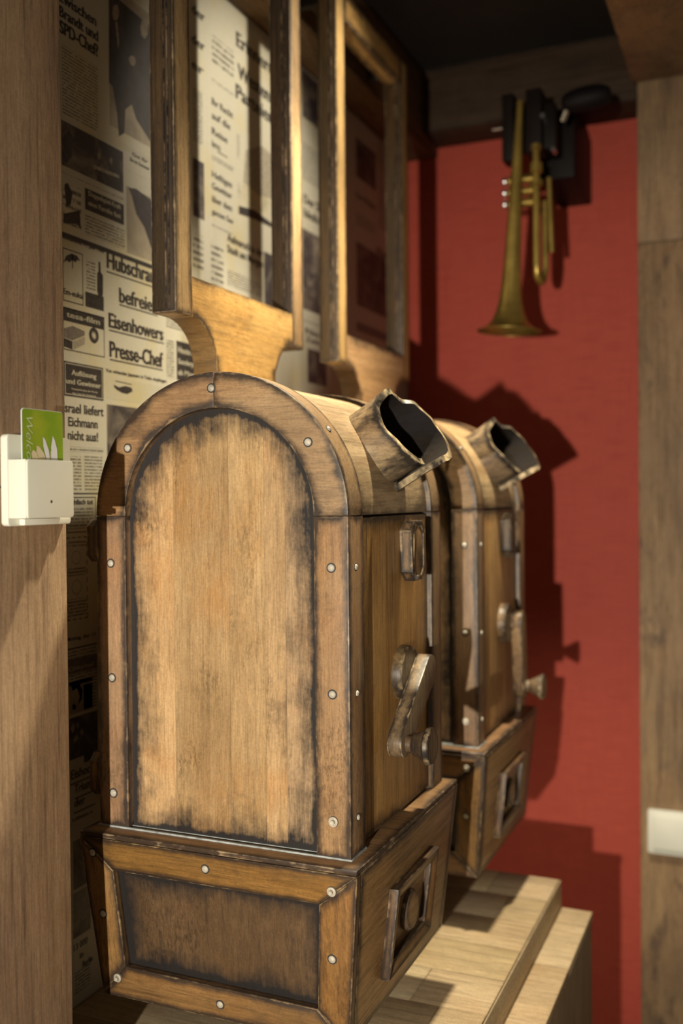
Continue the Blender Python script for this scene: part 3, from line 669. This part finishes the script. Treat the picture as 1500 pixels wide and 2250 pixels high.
    key = [(-185, .046), (-150, .046), (-120, .045), (-85, .041), (-50, .043), (-22, .052), (-2, .055), (20, .053), (36, .053), (56, .063), (95, .068), (135, .071), (165, .072), (190, .070)]
    def L(t):
        for (p, q), (r_, s_) in zip(key, key[1:]):
            if p <= t <= r_: k = (t-p)/(r_-p); k = k*k*(3-2*k); return q+(s_-q)*k
        return key[-1][1]
    def rad(t): return .0420+(.0125*((t-100)/90)**1.3 if t > 100 else 0)
    def base(t): return -.012 if t < 130 else -.012+(t-130)/60*.022
    th = .0070
    def P(t, k, dr_):
        L_ = L(t); s_ = base(t)+(L_-base(t))*k; q = math.radians(t); rr_ = rad(t)+dr_+.0015*max(0, k-.6)/.4
        return c0+a*s_+rr_*(math.cos(q)*n1+math.sin(q)*n2)
    tt = lin(-185, 190, 78); kk = lin(0, 1, 10); dd = lambda t, k: min((1-k)*.06, (t+185)*.0007+.002, (190-t)*.0007)
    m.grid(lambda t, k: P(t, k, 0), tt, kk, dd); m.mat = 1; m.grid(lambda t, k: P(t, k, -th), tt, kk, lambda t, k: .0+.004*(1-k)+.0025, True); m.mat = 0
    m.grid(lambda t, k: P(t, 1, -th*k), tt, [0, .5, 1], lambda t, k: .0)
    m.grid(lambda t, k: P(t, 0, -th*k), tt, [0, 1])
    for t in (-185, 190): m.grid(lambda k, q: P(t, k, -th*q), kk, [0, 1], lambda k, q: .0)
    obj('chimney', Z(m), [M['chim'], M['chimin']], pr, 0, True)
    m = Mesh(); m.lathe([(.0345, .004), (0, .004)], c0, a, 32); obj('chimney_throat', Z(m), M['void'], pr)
    # thin waxy bead where body meets base
    m = Mesh()
    for q in ((BX0-.001, BX1+.001, BY0-.0014, BY0+.001), (BX1-.001, BX1+.0012, BY0, YD0), (XC-RI, XC+RI, .8318, .8345)): m.box(q[0], q[1], q[2], q[3], ZF, ZF+.0016)
    obj('sealing_bead', Z(m), M['bead'], pr)
    # ------------------------------------------------------------ tapered base
    def lev4(z):
        k = (ZF-z)/(ZF-ZB)*Tp; return LX0+k, LX1-k, LY0+k, LY1-k
    def core(ins, z0, z1):
        A_, B_ = lev4(z0), lev4(z1); m = Mesh()
        m.hexa([(A_[0]+ins, A_[2]+ins, z0), (A_[1]-ins, A_[2]+ins, z0), (A_[1]-ins, A_[3]-ins, z0), (A_[0]+ins, A_[3]-ins, z0), (B_[0]+ins, B_[2]+ins, z1), (B_[1]-ins, B_[2]+ins, z1), (B_[1]-ins, B_[3]-ins, z1), (B_[0]+ins, B_[3]-ins, z1)]); return m
    obj('base_core', Z(core(.012, ZB, ZF-.004)), M['basepanel'], pr)
    # top slab
    m = core(.0008, ZF-.005, ZF); obj('base_top', Z(m), M['basex'], pr, .0014)
    # mitred frame on near and far ends
    def end_boards(near):
        zt = ZF-.0052
        def Pp(u, z, dep):       # u = world x; dep = depth inward
            k = lev4(z); y = (k[2]+dep) if near else (k[3]-dep); return (u, y, z)
        o_ = [(lev4(zt)[0], zt), (lev4(zt)[1], zt), (lev4(ZB)[1], ZB), (lev4(ZB)[0], ZB)]
        i_ = [(-.5925, -.3655), (-.3700, -.3650), (-.3765, -.4655), (-.5855, -.4635)]
        names = ('top_board', 'right_stile', 'bottom_board', 'left_stile')
        for q in range(4):
            w_ = (q+1) % 4; m = Mesh()
            f = lambda p, dp: Pp(p[0], p[1], dp)
            m.hexa([f(o_[q], .0), f(o_[w_], .0), f(i_[w_], .0), f(i_[q], .0), f(o_[q], .0105), f(o_[w_], .0105), f(i_[w_], .0105), f(i_[q], .0105)])
            obj('end_board', Z(m), M['basex'] if q % 2 == 0 else M['basez'], pr, .0012)
        # recessed panel
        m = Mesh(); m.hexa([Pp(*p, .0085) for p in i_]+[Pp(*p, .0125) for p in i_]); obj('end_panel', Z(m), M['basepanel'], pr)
        if near:
            def yz_(z): return lev4(z)[2]
            for x, z, bl in ((-.4864, -.3485, 0), (-.3565, -.3505, 1), (-.6155, -.3500, 0), (-.608, -.412, 0), (-.3595, -.4145, 0), (-.4792, -.4815, 0), (-.5955, -.4765, 1)):
                rivet(pr, (x, yz_(z)-.0001, z), (0, -1, -.09), .0035, True, bool(bl))
    end_boards(True); end_boards(False)
    # boards of the long front and back
    def side_board(front):
        zt = ZF-.0052; A_, B_ = lev4(ZB), lev4(zt); m = Mesh()
        xa, xb = (A_[1], B_[1]) if front else (A_[0], B_[0]); s = -1 if front else 1
        m.hexa([(xa, A_[2]+.0108, ZB), (xa, A_[3]-.0108, ZB), (xa+s*.011, A_[3]-.0108, ZB), (xa+s*.011, A_[2]+.0108, ZB), (xb, B_[2]+.0108, zt), (xb, B_[3]-.0108, zt), (xb+s*.011, B_[3]-.0108, zt), (xb+s*.011, B_[2]+.0108, zt)])
        return obj('front_board' if front else 'back_board', Z(m), M['basey'], pr, .001)
    side_board(True); side_board(False)
    def fx(z): return lev4(z)[1]
    Y0, Y1, z0, z1, k = .895, 1.024, -.4655, -.3780, .0165
    quadO = [(Y0, z1), (Y1, z1), (Y1-.006, z0), (Y0-.006, z0)]; quadI = [(Y0+k, z1-k*.8), (Y1-k, z1-k*.8), (Y1-.006-k, z0+k*.8), (Y0-.006+k, z0+k*.8)]
    for q in range(4):
        w_ = (q+1) % 4; m = Mesh(); f = lambda p, e: (fx(p[1])+e, p[0], p[1])
        m.hexa([f(quadO[q], 0), f(quadO[w_], 0), f(quadI[w_], 0), f(quadI[q], 0), f(quadO[q], .010), f(quadO[w_], .010), f(quadI[w_], .0065), f(quadI[q], .0065)])
        obj('square_moulding', Z(m), M['basey'] if q % 2 == 0 else M['basez'], pr, .0012)
    m = Mesh(); zc = (z0+z1)/2
    m.lathe([(.0205, 0), (.0205, .004), (.0185, .0068), (.010, .0080), (0, .0082)], (fx(zc), (Y0+Y1)/2-.003, zc), (1, 0, 0), 32, [.002, .001, .003, .012, .02]); obj('round_boss', Z(m), M['basey'], pr, 0, True)
    # bracket fixing it to the wall
    B('wall_bracket', pr, M['void'], WX+.0015, BX0+.0035, .975, 1.055, -.27, -.12)
    return pr
proj1 = make_projector()
TY = .432
proj2 = copy_tree(proj1, None, (0, TY, 0))
proj2['label'] = 'farther wooden film projector, partly hidden behind the near one, beside the red wall'
for c in proj2.children:        # its crank hangs straight down
    if c.name.startswith(('crank_lever', 'crank_knob')):
        piv = V(0, .998+TY, -.183)-parent_world(proj2); rot = Matrix.Rotation(math.radians(62), 4, 'X')
        c.matrix_local = Matrix.Translation(piv) @ rot @ Matrix.Translation(-piv)

# ---------------------------------------------------------------- frames above the projectors
def make_frame():
    X0, X1 = -.600, -.570; y0, y1, pw = .897, 1.210, .033; zb, zt = .197, .745
    fr = thing('wooden_frame', V(-.585, 1.0535, zb), 'nearer tall open wooden frame on a curved neck, above the near projector', 'frame', 'open wooden frames above the projectors')
    for a, b in ((y0, y0+pw), (y1-pw, y1)):
        p = Mesh(); p.mat = 0; p.box(X0, X1, a, b, zb if a == y0 else zb, zt)
        p.mi = [0]*len(p.f)
        # faces looking along the wall take the darker wood
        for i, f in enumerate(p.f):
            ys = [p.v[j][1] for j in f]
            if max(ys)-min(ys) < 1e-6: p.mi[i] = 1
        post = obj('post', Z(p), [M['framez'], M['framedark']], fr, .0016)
        for xx in (-.5775, -.5815):
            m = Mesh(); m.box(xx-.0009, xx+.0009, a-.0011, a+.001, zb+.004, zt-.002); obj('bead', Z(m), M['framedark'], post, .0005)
    m = Mesh(); m.box(X0, X1, y0+pw+.0003, y1-pw-.0003, .702, zt); obj('top_rail', Z(m), M['framey'], fr, .0016)
    # lower board with curved cut-outs and neck
    yc = (y0+y1)/2; nw = .0735; r = .052; L_, R_ = y0+pw+.0003, y1-pw-.0003; m = Mesh()
    def bot(y):
        d = abs(y-yc)
        if d <= nw: return .100
        q = d-nw; return zb-.052+math.sqrt(max(r*r-(r-q)**2, 0)) if q < r else zb
    ysn = sorted(set(lin(L_, R_, 30)+[yc-nw, yc+nw, yc-nw-.0001, yc+nw+.0001]+[yc+s*(nw+r*(1-math.cos(t))) for s in (-1, 1) for t in lin(0, 1.5, 10) if nw+r*(1-math.cos(t)) < R_-yc]))
    zz = .240; top = lambda y: zz
    for X, fl in ((X0, False), (X1, True)):
        m.grid(lambda y, v: (X, y, bot(y)+(top(y)-bot(y))*v), ysn, lin(0, 1, 8), lambda y, v: min((top(y)-bot(y))*v+.0, (top(y)-bot(y))*(1-v)+.003, abs(abs(y-yc)-nw)+.0 if bot(y)+(top(y)-bot(y))*v < zb-.03 else .05), fl)
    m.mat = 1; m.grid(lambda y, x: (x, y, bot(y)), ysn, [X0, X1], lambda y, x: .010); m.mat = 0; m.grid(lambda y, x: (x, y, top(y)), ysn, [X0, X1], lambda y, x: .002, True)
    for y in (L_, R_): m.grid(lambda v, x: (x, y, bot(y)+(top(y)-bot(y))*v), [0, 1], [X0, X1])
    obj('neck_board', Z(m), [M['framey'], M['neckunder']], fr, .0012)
    for y in (y0+.016, y1-.016): B('wall_spacer', fr, M['void'], -.6368, X0-.0002, y-.006, y+.006, .722, .742)
    return fr
fr1 = make_frame(); fr2 = copy_tree(fr1, None, (0, TY, 0)); fr2['label'] = 'farther tall open wooden frame on a curved neck, next to the red wall'

# ---------------------------------------------------------------- stepped bench below
def make_bench():
    ye = 1.462; zt = -.565; y0 = .40
    be = thing('bench', V(-.48, 1.0, FL), 'stepped pale wooden bench along the newspaper wall, under the projectors', 'bench')
    B('upper_body', be, M['benchz'], WX+.0015, -.2815, y0, ye-.001, FL, zt-.012)
    B('lower_body', be, M['benchz'], -.281, -.2355, y0, ye-.001, FL, zt-.052)
    B('edge_strip', be, M['bench'], -.2812, -.279, y0, ye, zt-.0400, zt-.0003, label='pale edging of the upper step')
    rnd = random.Random(3); yy = ye; row = 0
    while yy > y0+.02:
        a = yy-.083; x = WX+.0015; cuts = [[-.52, -.37], [-.60, -.44, -.335], [-.48, -.395], [-.56, -.41]][row % 4]
        for x1 in cuts+[-.2818]:
            m = Mesh(); m.box(x+.0002, x1-.0002, max(a, y0)+.0002, yy-.0002, zt-.012, zt+rnd.uniform(-.0002, .0002)); obj('plank', Z(m), M['bench'], be, .0004); x = x1
        yy = a; row += 1
    yy = ye
    while yy > y0+.02:
        a = yy-.19; m = Mesh(); m.box(-.2806, -.234, max(a, y0)+.0003, yy-.0003, zt-.052, zt-.040); obj('plank', Z(m), M['bench'], be, .0006); yy = a
make_bench()

# ---------------------------------------------------------------- trumpet and its bracket
KT = .913      # the trumpet hangs well clear of the wall on its bracket
def ZK(m):
    m.v = [(x*KT, y*KT, z*KT+EYE) for x, y, z in m.v]; return m
def make_trumpet():
    Y = 1.862; tr = thing('trumpet', V(-.447*KT, Y*KT, .309*KT), 'aged brass trumpet hanging bell down in front of the red wall', 'trumpet')
    bx, tx = -.4475, -.4245
    prof = [(.0605, 0), (.0605, .0015), (.050, .0055), (.040, .012), (.0325, .022), (.0265, .037), (.0220, .055), (.0190, .080), (.0165, .115), (.0145, .165), (.0125, .220), (.0105, .290), (.0085, .350), (.0065, .405), (.0062, .430), (0, .430)]
    ax = Vector((tx-bx, 0, .415)).normalized(); m = Mesh()
    m.lathe(prof, (bx, Y, .310), ax, 48); m.lathe([(.0598, .0008), (.049, .0050), (.030, .022), (.018, .060), (.015, .12), (0, .12)], (bx, Y, .310), ax, 48)
    obj('bell', ZK(m), M['brass'], tr, 0, True)
    def T(name, pts, r, mat='brass', n=14):
        m = Mesh(); m.tube(pts, r, n); return obj(name, ZK(m), M[mat], tr, 0, True)
    X = -.3955
    u = [(X, 1.868, z) for z in lin(.655, .435, 6)]+[(X+.003*(1-math.cos(t)), 1.868+.020*(1-math.cos(t)), .425-.022*math.sin(t)) for t in lin(.15, math.pi-.15, 9)]+[(X+.008, 1.908, z) for z in lin(.435, .56, 4)]
    T('tuning_slide', u, .0068)
    for z, r, h in ((.585, .0125, .012), (.613, .0115, .020), (.652, .010, .012)):
        m = Mesh(); m.lathe([(.006, -h/2), (r, -h/2+.002), (r, h/2-.002), (.006, h/2)], (X, 1.868, z), (0, 0, 1), 20); obj('slide_collar', ZK(m), M['brass'], tr, 0, True)
    T('lead_pipe', [(X+.018, 1.895, .60), (X+.020, 1.897, .52), (X+.022, 1.90, .46)], .0052)
    for i, z in enumerate((.556, .578, .600)):
        m = Mesh(); m.lathe([(0, 0), (.0088, 0), (.0088, .055), (0, .055)], (-.452, 1.885, z), (1, 0, 0), 18); v = obj('valve_casing', ZK(m), M['brass'], tr, 0, True)
        m = Mesh(); m.lathe([(0, 0), (.003, 0), (.003, -.004), (.0078, -.005), (.0082, -.008), (.005, -.0105), (0, -.0115)], (-.452, 1.885, z), (1, 0, 0), 18); obj('valve_cap', ZK(m), M['silver'], v, 0, True)
    m = Mesh(); m.lathe([(0, -.007), (.005, -.005), (.007, 0), (.005, .005), (0, .007)], (-.436, 1.872, .622), (1, 0, 0), 16); obj('finger_ring', ZK(m), M['silver'], tr, 0, True)
    return tr
make_trumpet()
def make_bracket():
    br = thing('wall_bracket', V(-.40, 1.90, .60), 'black clamp bracket with a rounded black head, above the trumpet on the red wall', 'bracket')
    B('back_box', br, M['black'], -.3830, -.3190, 1.835, RY-.0005, .578, .7040, bevel=.003)
    def BK(name, par, mat, *box, bevel=.001):
        m = Mesh(); m.box(*box); return obj(name, ZK(m), mat, par, bevel)
    B('wall_arm', br, M['black'], -.366, -.340, 1.757, 1.8365, .612, .668, bevel=.003)
    BK('clamp_cheek', br, M['black'], -.4650, -.4420, 1.885, 1.929, .640, .768, bevel=.003)
    BK('clamp_cheek', br, M['black'], -.4180, -.3880, 1.880, 1.929, .648, .768, bevel=.003)
    BK('clamp_bridge', br, M['black'], -.4650, -.3660, 1.905, 1.929, .66, .745, bevel=.003)
    def T(name, pts, r, mat, n=14):
        m = Mesh(); m.tube(pts, r, n); return obj(name, ZK(m), M[mat], br, 0, True)
    T('clamp_screw', [(-.466, 1.90, .7085), (-.486, 1.90, .7085)], .0035, 'silver'); T('clamp_screw', [(-.385, 1.915, .712), (-.385, 1.876, .712)], .0045, 'silver')
    T('clamp_screw', [(-.372, 1.930, .658), (-.372, 1.908, .658)], .0045, 'silver')
    T('swivel_arm', [(-.352, 1.90, .705), (-.335, 1.885, .733)], .0055, 'silver')
    m = Mesh(); n = 16
    prof = [(0, -.046)]+[(.0225*math.sin(t)**.6, -.046*math.cos(t)) for t in lin(.25, math.pi-.25, 14)]+[(0, .046)]
    m.lathe(prof, (-.307, 1.895, .737), (1, .1, .10), 28); obj('rounded_head', ZK(m), M['blackleather'], br, 0, True)
make_bracket()

# ---------------------------------------------------------------- key-card switch on the left pillar
def rounded(y0, y1, z0, z1, r, n=5):
    P = []
    for cy, cz, a in ((y1-r, z1-r, 0), (y0+r, z1-r, 90), (y0+r, z0+r, 180), (y1-r, z0+r, 270)):
        P += [(cy+r*math.cos(math.radians(a+90*i/n)), cz+r*math.sin(math.radians(a+90*i/n))) for i in range(n+1)]
    return P
def make_switch():
    X = -.5799; k = .983
    sw = thing('key_card_switch', V(X, .69, .018), 'cream plastic key-card switch on the left wooden pillar, green card in it', 'switch')
    def Q(m): m.v = [(x, y*k, z*k+EYE) for x, y, z in m.v]; return m
    m = Mesh(); m.prism(rounded(.655, .737, -.022, .0555, .004), lambda a, b: (X, a, b), lambda a, b: (X+.0075, a, b)); obj('cover_plate', Q(m), M['plastic'], sw, .0012)
    # card pocket: back, bottom, two sides, front
    x0 = X+.0076; x1 = x0+.0200
    pk = Mesh(); pk.prism(rounded(.6555, .7150, -.0155, .0340, .003), lambda a, b: (x1-.0022, a, b), lambda a, b: (x1, a, b)); obj('pocket_front', Q(pk), M['plastic'], sw, .0008)
    m = Mesh(); m.box(x0, x1-.0022, .6555, .6580, -.0152, .034); m.box(x0, x1-.0022, .7125, .7150, -.0152, .034); m.box(x0, x1-.0022, .6582, .7123, -.0155, -.012); obj('pocket_body', Q(m), M['plastic'], sw, .0006)
    m = Mesh(); m.lathe([(.0013, 0), (0, .0002)], (x1+.0001, .6850, -.0015), (1, 0, 0), 12); obj('screw_hole', Q(m), M['slot'], sw)
    m = Mesh(); m.box(x0, x0+.006, .668, .728, -.0215, -.0160); obj('lower_ledge', Q(m), M['plastic'], sw, .001)
    # the card
    xc = x0+.0110
    cd = thing('key_card', V(xc, .673, -.010), 'bright green plastic key card with white petals standing in the wall switch', 'card')
    m = Mesh(); m.prism(rounded(.6590, .7115, -.0085, .0770, .003), lambda a, b: (xc, a, b), lambda a, b: (xc+.0008, a, b)); obj('card_sheet', Q(m), [M['cardedge']], cd)
    m = Mesh(); m.poly([(xc+.0010, a, b) for a, b in rounded(.6594, .7111, -.0081, .0766, .003)]); obj('printed_face', Q(m), M['card'], cd)
    for c, pts in (('petal', [(.6955, .034), (.6950, .046), (.6975, .0555), (.7000, .0520), (.7030, .044), (.7035, .034)]), ('petal', [(.6890, .034), (.6850, .046), (.6845, .0540), (.6875, .0520), (.6920, .043), (.6935, .034)]),
                   ('petal2', [(.6800, .034), (.6765, .041), (.6765, .0460), (.6800, .0455), (.6860, .040), (.6885, .034)]), ('petal2', [(.6710, .034), (.6700, .0395), (.6720, .0425), (.6765, .0405), (.6795, .034)]),
                   ('petal2', [(.6940, .034), (.6945, .042), (.6965, .042), (.6965, .034)])):
        m = Mesh(); m.poly([(xc+.0012+(.0001 if c == 'petal' else 0), a, b) for a, b in pts]); obj('printed_petal', Q(m), M[c], cd, label='white printed petal' if c == 'petal' else 'cream printed petal')
    o = flat_text('printed_word', 'Welcome', M['cardtext'], cd, V(xc+.0013, .6640*k, .0725*k), .054, .0085, (0, 0, -1), (0, 1, 0), (1, 0, 0), toff=-.012)
    for v in o.data.vertices: v.co.z -= (v.co.y-(.664*k-cd.location.y))*.35       # slanted script
make_switch()
def make_switch2():
    sw = thing('light_switch', V(-.16, 1.899, -.62), 'cream plastic light switch on the far right wooden pillar', 'switch')
    f = lambda y: (lambda a, b: (a, y, b))
    m = Mesh(); m.prism(rounded(-.2025, -.1225, -.657, -.577, .004), f(1.8985), f(1.889)); obj('cover_plate', Z(m), M['plastic'], sw, .0012)
    m = Mesh(); m.prism(rounded(-.1930, -.1320, -.6475, -.5865, .003), f(1.8888), f(1.8855)); obj('rocker', Z(m), M['plastic'], sw, .001)
make_switch2()
